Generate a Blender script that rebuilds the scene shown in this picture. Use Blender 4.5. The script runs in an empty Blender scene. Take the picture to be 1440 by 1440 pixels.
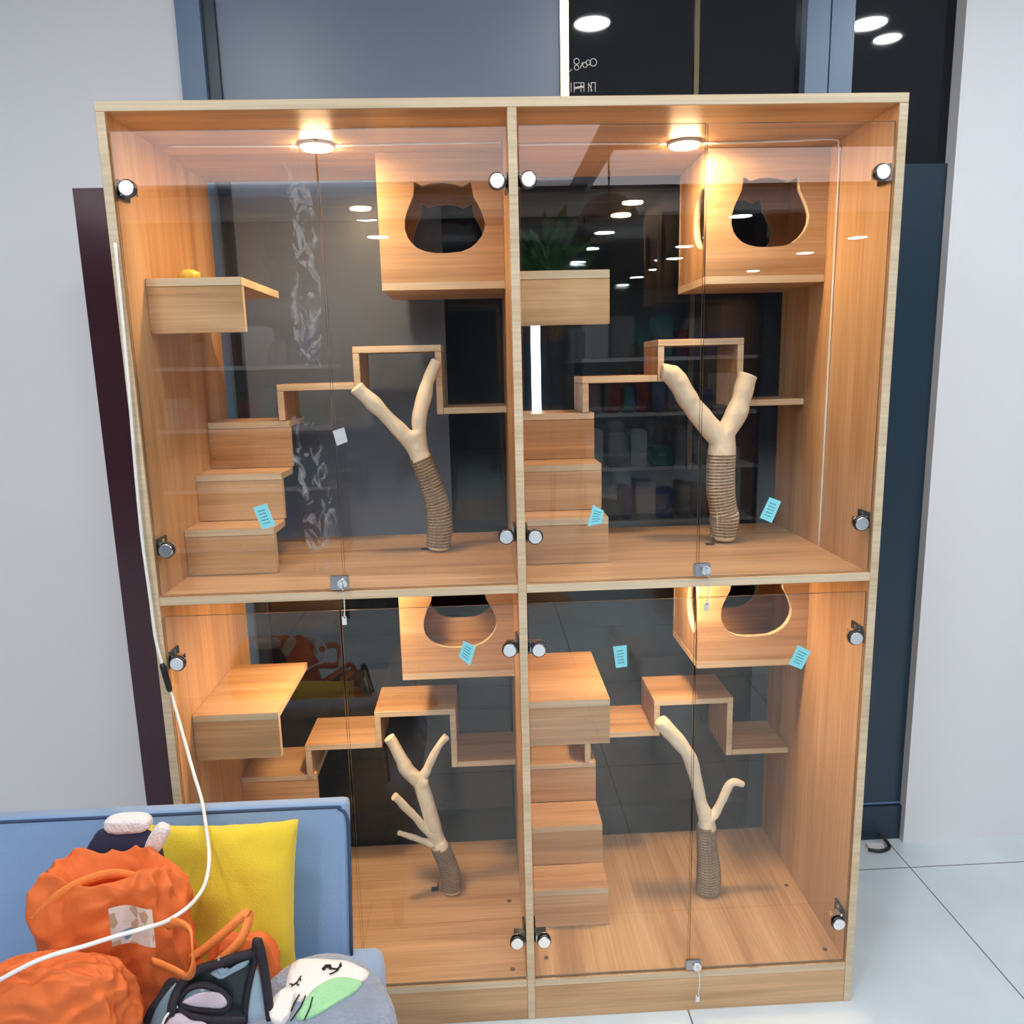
import bpy, bmesh, math, random
from mathutils import Vector, Matrix, noise
DATA = {'HOLE': [[0.5433, 1.9204],[0.5521, 1.9164],[0.5622, 1.9102],[0.5826, 1.916],[0.6073, 1.9176],[0.6322, 1.9146],[0.6511, 1.9081],[0.6613, 1.9126],[0.6714, 1.9178],[0.6742, 1.9032],[0.6769, 1.8877],[0.686, 1.8721],[0.6952, 1.8526],[0.7012, 1.833],[0.6992, 1.8134],[0.6915, 1.7978],[0.6795, 1.7842],[0.6653, 1.7738],[0.6446, 1.7663],[0.6132, 1.764],[0.5838, 1.7645],[0.5627, 1.7685],[0.5458, 1.7755],[0.5329, 1.7867],[0.5242, 1.7986],[0.5187, 1.8164],[0.519, 1.8358],[0.5246, 1.8552],[0.5324, 1.8725],[0.5402, 1.8878],[0.5429, 1.9051]], 'T1trunk': [[-0.1935, 0.333, 1.0537, 0.0241],[-0.1863, 0.333, 1.1142, 0.0272],[-0.1887, 0.333, 1.1703, 0.0257],[-0.2038, 0.333, 1.2262, 0.0241],[-0.221, 0.333, 1.2777, 0.0233],[-0.2328, 0.333, 1.313, 0.0226]], 'T1a': [[-0.2328, 0.333, 1.313, 0.0214],[-0.2717, 0.323, 1.3611, 0.0171],[-0.3029, 0.313, 1.3967, 0.0163],[-0.3334, 0.303, 1.4317, 0.0156],[-0.3652, 0.293, 1.466, 0.0156]], 'T1b': [[-0.2328, 0.333, 1.313, 0.0194],[-0.2261, 0.333, 1.3591, 0.0163],[-0.2232, 0.333, 1.3972, 0.0171],[-0.2084, 0.343, 1.4458, 0.0148],[-0.1954, 0.348, 1.487, 0.0132],[-0.179, 0.353, 1.5206, 0.0124]], 'T2trunk': [[0.5276, 0.33, 1.0569, 0.0255],[0.5318, 0.33, 1.1143, 0.0321],[0.5273, 0.33, 1.1411, 0.0299],[0.5204, 0.33, 1.1866, 0.031],[0.5189, 0.33, 1.2465, 0.031],[0.5204, 0.33, 1.2872, 0.0306],[0.5181, 0.33, 1.3168, 0.0328]], 'T2a': [[0.5153, 0.33, 1.3132, 0.0292],[0.4772, 0.33, 1.3581, 0.0219],[0.4431, 0.33, 1.4024, 0.0226],[0.413, 0.33, 1.4498, 0.0219],[0.3925, 0.33, 1.4753, 0.0211],[0.3688, 0.33, 1.4847, 0.0175]], 'T2b': [[0.519, 0.33, 1.3131, 0.0284],[0.5403, 0.33, 1.3491, 0.0219],[0.5594, 0.33, 1.3922, 0.0219],[0.5709, 0.33, 1.4351, 0.0226],[0.579, 0.33, 1.4707, 0.0233]], 'T3trunk': [[-0.1952, 0.32, 0.1058, 0.0211],[-0.1936, 0.32, 0.1477, 0.0225],[-0.203, 0.32, 0.194, 0.0211],[-0.2195, 0.32, 0.2444, 0.0211],[-0.2322, 0.32, 0.2941, 0.0191],[-0.2445, 0.32, 0.3514, 0.0177],[-0.2567, 0.32, 0.4041, 0.0184],[-0.2695, 0.32, 0.4445, 0.0177]], 'T3a': [[-0.2696, 0.32, 0.4405, 0.0177],[-0.2972, 0.32, 0.4695, 0.0163],[-0.3165, 0.32, 0.5175, 0.015],[-0.3391, 0.32, 0.5652, 0.0136]], 'T3b': [[-0.2628, 0.32, 0.4323, 0.015],[-0.2467, 0.32, 0.4671, 0.0102],[-0.2307, 0.32, 0.5017, 0.0092],[-0.2112, 0.32, 0.536, 0.0088],[-0.1923, 0.32, 0.5585, 0.0082]], 'T3c': [[-0.2403, 0.32, 0.2782, 0.0136],[-0.2568, 0.31, 0.3059, 0.0095],[-0.2832, 0.3, 0.3498, 0.0092],[-0.3058, 0.29, 0.3849, 0.0095],[-0.328, 0.28, 0.4215, 0.0088]], 'T3d': [[-0.2304, 0.32, 0.2491, 0.0116],[-0.2513, 0.31, 0.265, 0.0075],[-0.2825, 0.3, 0.2855, 0.0068],[-0.3239, 0.29, 0.3111, 0.0054]], 'T4trunk': [[0.4915, 0.265, 0.1101, 0.0268],[0.4943, 0.265, 0.1571, 0.0275],[0.4912, 0.265, 0.2081, 0.024],[0.4862, 0.265, 0.2589, 0.0218],[0.485, 0.265, 0.3131, 0.0218],[0.4786, 0.265, 0.3423, 0.019]], 'T4a': [[0.4807, 0.265, 0.334, 0.0183],[0.4664, 0.265, 0.384, 0.0141],[0.4539, 0.265, 0.4376, 0.0141],[0.4417, 0.265, 0.4905, 0.0155],[0.4185, 0.265, 0.5316, 0.0169],[0.3845, 0.265, 0.5728, 0.0176],[0.3582, 0.265, 0.6054, 0.0169]], 'T4b': [[0.4847, 0.265, 0.3255, 0.0141],[0.5091, 0.265, 0.3408, 0.0106],[0.527, 0.265, 0.381, 0.0095],[0.5485, 0.265, 0.4248, 0.0092],[0.579, 0.265, 0.4193, 0.007]], 'STICK': {'UL': [[-0.5427, 1.2354],[-0.5149, 1.2433],[-0.5, 1.1972],[-0.5278, 1.1907]], 'UR1': [[0.1504, 1.2193],[0.1725, 1.2066],[0.168, 1.1798],[0.1383, 1.1747]], 'UR2': [[0.5199, 1.2242],[0.5444, 1.2144],[0.5265, 1.1695],[0.5004, 1.181]], 'LL': [[-0.1268, 0.9356],[-0.1017, 0.9219],[-0.1152, 0.8793],[-0.1386, 0.9011]], 'LR1': [[0.1918, 0.9101],[0.2209, 0.9121],[0.2226, 0.8637],[0.198, 0.8615]], 'LR2': [[0.5947, 0.8971],[0.6237, 0.8814],[0.6051, 0.8413],[0.5762, 0.854]], 'FILM': [[-0.3724, 1.3862],[-0.3494, 1.3926],[-0.3441, 1.364],[-0.3659, 1.3561]]}, 'CABLE': [[-0.7567, -0.012, 1.4614],[-0.7618, -0.012, 1.2939],[-0.7634, -0.012, 1.1784],[-0.7608, -0.012, 1.0595],[-0.7591, -0.012, 0.9681],[-0.7473, -0.014, 0.894],[-0.7353, -0.014, 0.8273],[-0.7226, -0.018, 0.7486],[-0.692, -0.06, 0.6973],[-0.6093, -0.24, 0.7412],[-0.5701, -0.33, 0.7355],[-0.5417, -0.4, 0.7344],[-0.5312, -0.44, 0.7263],[-0.5305, -0.47, 0.7183],[-0.5297, -0.525, 0.7321],[-0.5465, -0.56, 0.7372],[-0.5649, -0.585, 0.747],[-0.5968, -0.6, 0.7488],[-0.6355, -0.61, 0.744],[-0.6911, -0.63, 0.7404],[-0.7734, -0.64, 0.7026]], 'CARR_rim': [[-0.6159, -0.55, 0.5552],[-0.5895, -0.54, 0.5988],[-0.5461, -0.52, 0.6171],[-0.4936, -0.52, 0.6359],[-0.4479, -0.52, 0.6514]], 'CARR_r': [[-0.4388, -0.53, 0.6749],[-0.4216, -0.54, 0.6487],[-0.4107, -0.55, 0.6087],[-0.4034, -0.56, 0.5508]], 'CARR_m': [[-0.4484, -0.52, 0.6454],[-0.4526, -0.54, 0.6144],[-0.4551, -0.56, 0.5542]], 'CARR_o': [[-0.5355, -0.57, 0.6406],[-0.5127, -0.565, 0.6547],[-0.488, -0.565, 0.6485],[-0.4661, -0.57, 0.6268],[-0.4605, -0.58, 0.6097],[-0.4856, -0.585, 0.6031],[-0.5193, -0.585, 0.617],[-0.5349, -0.58, 0.6298]], 'STRAP1': [[-0.5353, -0.52, 0.6409],[-0.5013, -0.52, 0.6668],[-0.4708, -0.51, 0.6895],[-0.4583, -0.5, 0.6966],[-0.4526, -0.5, 0.6878],[-0.4636, -0.52, 0.6645],[-0.4954, -0.53, 0.6386]], 'STRAP2': [[-0.5733, -0.56, 0.6729],[-0.5448, -0.57, 0.6681],[-0.5195, -0.58, 0.6637],[-0.5102, -0.58, 0.677],[-0.5068, -0.58, 0.7112],[-0.5127, -0.57, 0.7284],[-0.5319, -0.56, 0.7329],[-0.555, -0.55, 0.7217]], 'ORB': [[-0.4298, -0.47, 0.6019],[-0.418, -0.48, 0.5778],[-0.4223, -0.5, 0.5577]], 'P_bagA': [-0.637, -0.46, 0.7131], 'P_bagB': [-0.6184, -0.53, 0.6098], 'P_paw1': [-0.6501, -0.4, 0.8063], 'P_paw2': [-0.6037, -0.42, 0.7866], 'P_dark': [-0.6624, -0.38, 0.7726], 'P_patch': [-0.5885, -0.56, 0.7625], 'P_patch2': [-0.579, -0.57, 0.7209], 'P_cush': [-0.5537, -0.36, 0.6242], 'P_pil': [-0.3429, -0.43, 0.4476], 'P_sofatop': [-0.3533, -0.25, 0.7344], 'CAM': {'loc': [-0.0789, -1.5557, 1.5003], 'r': [0.9987590707586897, -0.043679075444838567, -0.023926072505174888], 'u': [0.03149757661930379, 0.18185986957955189, 0.9828198667627854], 'w': [0.03857747068367588, 0.9823538701531095, -0.18300997937505387]}, 'C_left': [[-0.596, -0.575, 0.5779],[-0.584, -0.57, 0.6037],[-0.5724, -0.56, 0.6184],[-0.5606, -0.55, 0.6335],[-0.5465, -0.55, 0.6326],[-0.548, -0.56, 0.6086],[-0.5542, -0.57, 0.5935],[-0.5642, -0.58, 0.5806]], 'C_left2': [[-0.5814, -0.579, 0.5808],[-0.567, -0.575, 0.6131],[-0.5458, -0.562, 0.6359],[-0.5425, -0.562, 0.6266],[-0.5449, -0.569, 0.6118],[-0.5533, -0.578, 0.5994],[-0.5617, -0.585, 0.5854]], 'C_dark': [[-0.54, -0.548, 0.6187],[-0.5187, -0.545, 0.643],[-0.4914, -0.54, 0.6462],[-0.4635, -0.535, 0.6526],[-0.4369, -0.53, 0.6585],[-0.437, -0.532, 0.6333],[-0.4468, -0.54, 0.6107],[-0.452, -0.55, 0.5762],[-0.4536, -0.555, 0.5489],[-0.5519, -0.565, 0.5652],[-0.5522, -0.555, 0.5992]], 'C_glint': [[-0.4991, -0.549, 0.6387],[-0.4901, -0.549, 0.6431],[-0.4823, -0.549, 0.6352],[-0.4639, -0.545, 0.6463],[-0.4446, -0.541, 0.65],[-0.4491, -0.543, 0.642],[-0.4672, -0.547, 0.6349],[-0.4836, -0.551, 0.6295],[-0.4931, -0.551, 0.6351]], 'C_pane': [[-0.54, -0.565, 0.6127],[-0.5294, -0.56, 0.624],[-0.5131, -0.557, 0.6277],[-0.4951, -0.557, 0.6232],[-0.4797, -0.559, 0.6132],[-0.4712, -0.562, 0.6022],[-0.4742, -0.564, 0.5926],[-0.4935, -0.566, 0.5924],[-0.5153, -0.567, 0.5981],[-0.5345, -0.567, 0.6043]], 'C_pink': [[-0.5338, -0.572, 0.613],[-0.5238, -0.569, 0.6187],[-0.5048, -0.566, 0.6229],[-0.4856, -0.565, 0.6199],[-0.4748, -0.566, 0.6111],[-0.4718, -0.569, 0.6021],[-0.4814, -0.571, 0.5988],[-0.5018, -0.572, 0.6027],[-0.5212, -0.572, 0.6065]], 'C_low': [[-0.542, -0.57, 0.6026],[-0.5256, -0.572, 0.5902],[-0.5008, -0.572, 0.5836],[-0.4737, -0.57, 0.5782],[-0.4482, -0.566, 0.5735]], 'C_pink2': [[-0.5551, -0.59, 0.5898],[-0.5462, -0.585, 0.6007],[-0.5353, -0.58, 0.6034],[-0.5189, -0.582, 0.5928],[-0.5013, -0.585, 0.5912],[-0.4945, -0.59, 0.5858]], 'C_wl': [[-0.5576, -0.592, 0.5919],[-0.5516, -0.588, 0.6048],[-0.546, -0.58, 0.6082],[-0.5387, -0.575, 0.6096]], 'C_side': [[-0.4368, -0.536, 0.6401],[-0.431, -0.54, 0.6265],[-0.4226, -0.552, 0.583],[-0.418, -0.56, 0.5514],[-0.4495, -0.562, 0.5554],[-0.4492, -0.556, 0.58],[-0.4443, -0.545, 0.615]], 'C_rim': [[-0.5467, -0.58, 0.6009],[-0.5452, -0.575, 0.6141],[-0.5415, -0.565, 0.626],[-0.5304, -0.557, 0.6395],[-0.5128, -0.552, 0.6488],[-0.4885, -0.547, 0.652],[-0.4609, -0.542, 0.6576],[-0.4422, -0.537, 0.6581],[-0.4294, -0.535, 0.6622]], 'C_rimr': [[-0.4309, -0.535, 0.679],[-0.4258, -0.54, 0.6629],[-0.421, -0.546, 0.6312],[-0.4161, -0.556, 0.5964],[-0.4124, -0.566, 0.5569]], 'C_trim': [[-0.4291, -0.53, 0.6647],[-0.4219, -0.536, 0.6359],[-0.4165, -0.545, 0.6099],[-0.4128, -0.555, 0.5784],[-0.4094, -0.562, 0.5528]], 'C_ap': [[-0.435, -0.536, 0.6434],[-0.4352, -0.535, 0.6626],[-0.4323, -0.535, 0.679]], 'C_mid': [[-0.4358, -0.538, 0.6452],[-0.443, -0.545, 0.6216],[-0.4492, -0.556, 0.5884],[-0.4517, -0.562, 0.5556]], 'PIL': [-0.3505, -0.5948, 0.53], 'CABLE2': [[-0.663, -0.1475, 0.785],[-0.6364, -0.1941, 0.762],[-0.6214, -0.2161, 0.742],[-0.6073, -0.2419, 0.728]], 'CAPS': [[0.7128, 0.2792, 0.1059],[0.7131, 0.0446, 0.1059],[0.0408, 0.0654, 0.1059],[-0.0399, 0.2732, 0.1059],[-0.041, 0.0354, 0.1059]], 'BRK': [[-0.226, 0.3532, 1.0547],[0.4876, 0.3038, 1.0547],[-0.2397, 0.3341, 0.1059],[0.5188, 0.2823, 0.1059]]}
PI = math.pi
sc = bpy.context.scene
COL = sc.collection
random.seed(7)

# ------------------------------------------------------------------ materials
def mat(name):
    m = bpy.data.materials.new(name); m.use_nodes = True
    nt = m.node_tree; b = nt.nodes['Principled BSDF']
    return m, nt, b
def N(nt, typ, **kw):
    n = nt.nodes.new(typ)
    for k, v in kw.items(): setattr(n, k, v)
    return n
def plain(name, col, rough=.5, metal=0, spec=.5, bump=0, bscale=60, var=0, vscale=6, sheen=0):
    m, nt, b = mat(name)
    b.inputs['Base Color'].default_value = (*col, 1)
    b.inputs['Roughness'].default_value = rough
    b.inputs['Metallic'].default_value = metal
    b.inputs['Specular IOR Level'].default_value = spec
    if sheen: b.inputs['Sheen Weight'].default_value = sheen
    tc = N(nt, 'ShaderNodeTexCoord')
    if var:
        n = N(nt, 'ShaderNodeTexNoise'); n.inputs['Scale'].default_value = vscale; n.inputs['Detail'].default_value = 5
        nt.links.new(tc.outputs['Object'], n.inputs['Vector'])
        mx = N(nt, 'ShaderNodeMix', data_type='RGBA')
        mx.inputs[6].default_value = (*[c*(1-var) for c in col], 1)
        mx.inputs[7].default_value = (*[min(1, c*(1+var)) for c in col], 1)
        nt.links.new(n.outputs['Fac'], mx.inputs[0]); nt.links.new(mx.outputs[2], b.inputs['Base Color'])
    if bump:
        n = N(nt, 'ShaderNodeTexNoise'); n.inputs['Scale'].default_value = bscale; n.inputs['Detail'].default_value = 4
        nt.links.new(tc.outputs['Object'], n.inputs['Vector'])
        bp = N(nt, 'ShaderNodeBump'); bp.inputs['Strength'].default_value = bump; bp.inputs['Distance'].default_value = .01
        nt.links.new(n.outputs['Fac'], bp.inputs['Height']); nt.links.new(bp.outputs['Normal'], b.inputs['Normal'])
    return m
def wood(name, axis, dark, mid, light, rough=.38):
    m, nt, b = mat(name)
    tc = N(nt, 'ShaderNodeTexCoord'); oi = N(nt, 'ShaderNodeObjectInfo')
    cx = N(nt, 'ShaderNodeVectorMath', operation='SCALE'); cx.inputs[0].default_value = (7.3, 3.1, 5.7)
    nt.links.new(oi.outputs['Random'], cx.inputs['Scale'])
    ad = N(nt, 'ShaderNodeVectorMath', operation='ADD')
    nt.links.new(tc.outputs['Object'], ad.inputs[0]); nt.links.new(cx.outputs[0], ad.inputs[1])
    def stretched(along, across, sc_, det, dist):
        s = [across]*3; s['xyz'.index(axis)] = along
        mp = N(nt, 'ShaderNodeMapping'); mp.inputs['Scale'].default_value = s
        nt.links.new(ad.outputs[0], mp.inputs['Vector'])
        n = N(nt, 'ShaderNodeTexNoise'); n.inputs['Scale'].default_value = sc_; n.inputs['Detail'].default_value = det
        n.inputs['Distortion'].default_value = dist
        nt.links.new(mp.outputs[0], n.inputs['Vector']); return n
    n1 = stretched(.55, 7, 2.2, 5, .6)
    r = N(nt, 'ShaderNodeValToRGB')
    r.color_ramp.elements[0].position = .3; r.color_ramp.elements[0].color = (*dark, 1)
    r.color_ramp.elements[1].position = .72; r.color_ramp.elements[1].color = (*light, 1)
    e = r.color_ramp.elements.new(.5); e.color = (*mid, 1)
    nt.links.new(n1.outputs['Fac'], r.inputs['Fac'])
    n2 = stretched(1.2, 60, 3, 3, .2)
    r2 = N(nt, 'ShaderNodeMapRange'); r2.inputs['From Min'].default_value = .3; r2.inputs['From Max'].default_value = .7
    r2.inputs['To Min'].default_value = .82; r2.inputs['To Max'].default_value = 1.08
    nt.links.new(n2.outputs['Fac'], r2.inputs['Value'])
    mx = N(nt, 'ShaderNodeVectorMath', operation='SCALE')
    nt.links.new(r.outputs['Color'], mx.inputs[0]); nt.links.new(r2.outputs['Result'], mx.inputs['Scale'])
    nt.links.new(mx.outputs[0], b.inputs['Base Color'])
    b.inputs['Roughness'].default_value = rough
    bp = N(nt, 'ShaderNodeBump'); bp.inputs['Strength'].default_value = .05; bp.inputs['Distance'].default_value = .002
    nt.links.new(n2.outputs['Fac'], bp.inputs['Height']); nt.links.new(bp.outputs['Normal'], b.inputs['Normal'])
    return m
WD = ((.42, .235, .105), (.58, .355, .180), (.71, .470, .265))
WOOD = {a: wood('light_oak_laminate_'+a, a, *WD) for a in 'xyz'}
EDGE = wood('oak_edge_band', 'x', (.60, .47, .30), (.68, .55, .37), (.74, .62, .44), .5)
BRANCH = plain('peeled_branch', (.78, .70, .54), .6, bump=.35, bscale=45, var=.18, vscale=14)
ROPE = plain('sisal_rope', (.36, .275, .185), .9, bump=1.0, bscale=300, var=.45, vscale=150, spec=.1)
CHROME = plain('chrome', (.80, .82, .84), .12, 1)
GUNM = plain('gunmetal', (.10, .10, .11), .25, 1)
STEEL = plain('brushed_steel', (.42, .44, .47), .28, 1)
BLACKMET = plain('dark_gap', (.02, .02, .02), .5)
def glass(name, ior, tint, edge=False):
    m = bpy.data.materials.new(name); m.use_nodes = True; nt = m.node_tree; nt.nodes.clear()
    o = N(nt, 'ShaderNodeOutputMaterial'); t = N(nt, 'ShaderNodeBsdfTransparent'); g = N(nt, 'ShaderNodeBsdfGlossy')
    t.inputs['Color'].default_value = (*tint, 1); g.inputs['Roughness'].default_value = .0
    g.inputs['Color'].default_value = (.97, 1, .99, 1)
    f = N(nt, 'ShaderNodeFresnel'); f.inputs['IOR'].default_value = ior
    geo = N(nt, 'ShaderNodeNewGeometry')
    inv = N(nt, 'ShaderNodeMath', operation='SUBTRACT'); inv.inputs[0].default_value = 1
    nt.links.new(geo.outputs['Backfacing'], inv.inputs[1])
    mu = N(nt, 'ShaderNodeMath', operation='MULTIPLY')
    nt.links.new(f.outputs[0], mu.inputs[0]); nt.links.new(inv.outputs[0], mu.inputs[1])
    mx = N(nt, 'ShaderNodeMixShader')
    nt.links.new(mu.outputs[0], mx.inputs[0]); nt.links.new(t.outputs[0], mx.inputs[1]); nt.links.new(g.outputs[0], mx.inputs[2])
    nt.links.new(mx.outputs[0], o.inputs['Surface'])
    return m
GLASS = glass('clear_pane_glass', 1.66, (.975, .985, .98))
GEDGE = plain('polished_glass_edge', (.16, .13, .09), .15)
GBACK = glass('back_pane_glass', 1.40, (.90, .92, .93))
STICKER = plain('cyan_sticker', (.25, .72, .80), .5)
INK = plain('sticker_print', (.03, .16, .22), .6)
FILM = plain('pale_film_tag', (.55, .58, .60), .4)
WHITEP = plain('white_plastic', (.85, .85, .82), .35)
BLACKP = plain('black_plastic', (.015, .015, .018), .35)
SOFA = plain('blue_sofa_fabric', (.225, .36, .58), .85, bump=.25, bscale=500, var=.08, vscale=5, sheen=.3)
SEAM = plain('navy_piping', (.035, .07, .15), .8)
YELLOW = plain('yellow_linen', (.80, .60, .035), .85, bump=.3, bscale=420, var=.06, vscale=8, sheen=.2)
ORANGE = plain('orange_nonwoven_fabric', (.74, .155, .03), .7, bump=.35, bscale=25, var=.12, vscale=9)
ORANGE2 = plain('orange_strap', (.90, .25, .05), .65, bump=.2, bscale=200)
FUR = plain('white_plush', (.85, .80, .78), .95, bump=.5, bscale=180, sheen=.4)
GREYP = plain('grey_plush', (.26, .31, .40), .95, bump=.6, bscale=160, var=.25, vscale=18, sheen=.4)
GREENP = plain('green_plush', (.33, .66, .36), .95, bump=.4, bscale=200, var=.12, vscale=25, sheen=.3)
THREAD = plain('black_thread', (.01, .01, .012), .8)
NAVYF = plain('black_binding', (.018, .014, .022), .75, bump=.3, bscale=300)
MESHW = plain('carrier_window_film', (.16, .24, .29), .18, var=.4, vscale=12)
MESHL = plain('carrier_side_fabric', (.30, .42, .50), .5, var=.2, vscale=20)
MESHD = plain('carrier_dark_mesh', (.022, .035, .038), .35, var=.4, vscale=30)
PINKP = plain('carrier_pink_lining', (.55, .46, .52), .6, var=.2, vscale=15)
def emit(name, col, s):
    m = bpy.data.materials.new(name); m.use_nodes = True; nt = m.node_tree; nt.nodes.clear()
    o = N(nt, 'ShaderNodeOutputMaterial'); e = N(nt, 'ShaderNodeEmission')
    e.inputs['Color'].default_value = (*col, 1); e.inputs['Strength'].default_value = s
    nt.links.new(e.outputs[0], o.inputs['Surface']); return m
LENS = emit('warm_lamp_lens', (1, .64, .34), 450)
DOWN = emit('downlight_lens', (.93, .97, 1), 150)
PANEL = emit('ceiling_panel_light', (1, .90, .93), 3.3)
TUBE = emit('led_tube_glow', (.95, .98, 1), 6)
SLATE = plain('slate_blue_panel', (.20, .245, .34), .35, var=.08, vscale=2)
FRAMEB = plain('blue_grey_frame', (.13, .21, .34), .35, spec=.6)
FRAMED = plain('dark_blue_frame', (.020, .038, .065), .3)
DGLASS = plain('dark_shop_glass', (.004, .006, .010), .03, spec=.5)
MAROON = plain('maroon_gloss_panel', (.065, .025, .035), .15, var=.2, vscale=3)
BRASS = plain('brass_strip', (.75, .60, .36), .25, 1)
WALLW = plain('white_wall_paint', (.86, .87, .90), .6)
CEILM = plain('ceiling_paint', (.80, .80, .80), .8)
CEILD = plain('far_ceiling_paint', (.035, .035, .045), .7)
WALLD = plain('far_wall_paint', (.18, .21, .24), .6, var=.5, vscale=1.3)

def tile_mat():
    m, nt, b = mat('white_polished_floor_tile')
    tc = N(nt, 'ShaderNodeTexCoord')
    mp = N(nt, 'ShaderNodeMapping'); mp.inputs['Location'].default_value = (-.37, -.47, 0)
    nt.links.new(tc.outputs['Object'], mp.inputs['Vector'])
    br = N(nt, 'ShaderNodeTexBrick'); br.offset = 0; br.squash = 1
    br.inputs['Scale'].default_value = 1; br.inputs['Brick Width'].default_value = .8; br.inputs['Row Height'].default_value = .8
    br.inputs['Mortar Size'].default_value = .002; br.inputs['Mortar'].default_value = (.16, .17, .18, 1)
    br.inputs['Color1'].default_value = (.70, .78, .82, 1); br.inputs['Color2'].default_value = (.72, .80, .83, 1)
    nt.links.new(mp.outputs[0], br.inputs['Vector'])
    n = N(nt, 'ShaderNodeTexNoise'); n.inputs['Scale'].default_value = 5; n.inputs['Detail'].default_value = 8
    nt.links.new(tc.outputs['Object'], n.inputs['Vector'])
    r = N(nt, 'ShaderNodeMapRange'); r.inputs['To Min'].default_value = .85; r.inputs['To Max'].default_value = 1.12
    nt.links.new(n.outputs['Fac'], r.inputs['Value'])
    v = N(nt, 'ShaderNodeVectorMath', operation='SCALE')
    nt.links.new(br.outputs['Color'], v.inputs[0]); nt.links.new(r.outputs[0], v.inputs['Scale'])
    nt.links.new(v.outputs[0], b.inputs['Base Color']); b.inputs['Roughness'].default_value = .12
    return m
TILE = tile_mat()

# ------------------------------------------------------------------ helpers
def box(bm, x0, x1, y0, y1, z0, z1, mi=0):
    vs = [bm.verts.new((x, y, z)) for x in (x0, x1) for y in (y0, y1) for z in (z0, z1)]
    fs = []
    for f in ((0, 1, 3, 2), (4, 6, 7, 5), (0, 4, 5, 1), (2, 3, 7, 6), (0, 2, 6, 4), (1, 5, 7, 3)):
        fc = bm.faces.new([vs[i] for i in f]); fc.material_index = mi; fs.append(fc)
    return fs
def board(x0, x1, y0, y1, z0, z1):
    """laminate board: faces across its thin direction are pale edge band (slot 1)"""
    bm = bmesh.new(); box(bm, x0, x1, y0, y1, z0, z1)
    d = (x1-x0, y1-y0, z1-z0); t = d.index(min(d))
    bm.normal_update()
    for f in bm.faces:
        if abs(f.normal[t]) < .5: f.material_index = 1
    bmesh.ops.bevel(bm, geom=list(bm.edges), offset=.0008, segments=1, affect='EDGES', profile=.5)
    return bm
def obj(name, bm, mats, parent=None, smooth=False, origin=None):
    bmesh.ops.recalc_face_normals(bm, faces=bm.faces)
    org = Vector(origin) if origin is not None else (parent_loc(parent) if parent else Vector((0, 0, 0)))
    bmesh.ops.translate(bm, verts=bm.verts, vec=-org)
    me = bpy.data.meshes.new(name); bm.to_mesh(me); bm.free()
    for m in (mats if isinstance(mats, (list, tuple)) else [mats]): me.materials.append(m)
    if smooth:
        for p in me.polygons: p.use_smooth = True
    o = bpy.data.objects.new(name, me); COL.objects.link(o)
    if parent: o.parent = parent
    else: o.location = org
    return o
def parent_loc(p):
    v = Vector(p.location)
    return v + (parent_loc(p.parent) if p.parent else Vector((0, 0, 0)))
def thing(name, label, cat, loc, group=None):
    o = bpy.data.objects.new(name, None); o.empty_display_size = .05; COL.objects.link(o); o.location = loc
    o['label'] = label; o['category'] = cat
    if group: o['group'] = group
    return o
def tag(o, label, cat, group=None):
    o['label'] = label; o['category'] = cat
    if group: o['group'] = group
    return o
def struct(name, bm, m):
    o = obj(name, bm, m); o['kind'] = 'structure'; return o
def sbox(name, a, m):
    bm = bmesh.new(); box(bm, *a); return struct(name, bm, m)
def part(name, a, axis, parent, label=None):
    o = obj(name, board(*a), [WOOD[axis], EDGE], parent)
    if label: o['label'] = label
    return o
def dup(root, off, label):
    r = root.copy(); COL.objects.link(r); r.location = Vector(root.location)+Vector(off); r['label'] = label
    for ch in list(root.children):
        c = ch.copy(); COL.objects.link(c); c.parent = r
        for g in ch.children:
            d = g.copy(); COL.objects.link(d); d.parent = c
    return r
def spline(pts, n=8):
    """Catmull-Rom through tuples of any length"""
    out = []
    P = [pts[0]]+list(pts)+[pts[-1]]
    for i in range(1, len(P)-2):
        for k in range(n):
            t = k/n
            out.append(tuple(.5*((2*b)+(-a+c)*t+(2*a-5*b+4*c-d)*t*t+(-a+3*b-3*c+d)*t**3) for a, b, c, d in zip(P[i-1], P[i], P[i+1], P[i+2])))
    out.append(tuple(pts[-1])); return out
def frames(ps):
    up = Vector((0, 1, 0)); fr = []
    for i, p in enumerate(ps):
        t = (Vector(ps[min(i+1, len(ps)-1)][:3])-Vector(ps[max(i-1, 0)][:3]))
        t = t.normalized() if t.length > 1e-9 else Vector((0, 0, 1))
        u = (up-t*up.dot(t))
        if u.length < 1e-4: u = Vector((1, 0, 0))-t*t.x
        u.normalize(); up = u
        fr.append((Vector(p[:3]), t, u, t.cross(u)))
    return fr
def tube(bm, ps, rad, seg=10, mi=0, closed=False, cap=True):
    fr = frames(ps); rings = []
    for i, (p, t, u, v) in enumerate(fr):
        r = rad(i) if callable(rad) else rad
        rings.append([bm.verts.new(p+(u*math.cos(a)+v*math.sin(a))*r) for a in (2*PI*k/seg for k in range(seg))])
    m = len(rings)
    for i in range(m if closed else m-1):
        A, B = rings[i], rings[(i+1) % m]
        for k in range(seg):
            f = bm.faces.new((A[k], A[(k+1) % seg], B[(k+1) % seg], B[k])); f.material_index = mi
    if cap and not closed:
        for R in (rings[0], rings[-1]):
            f = bm.faces.new(R); f.material_index = mi
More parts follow.
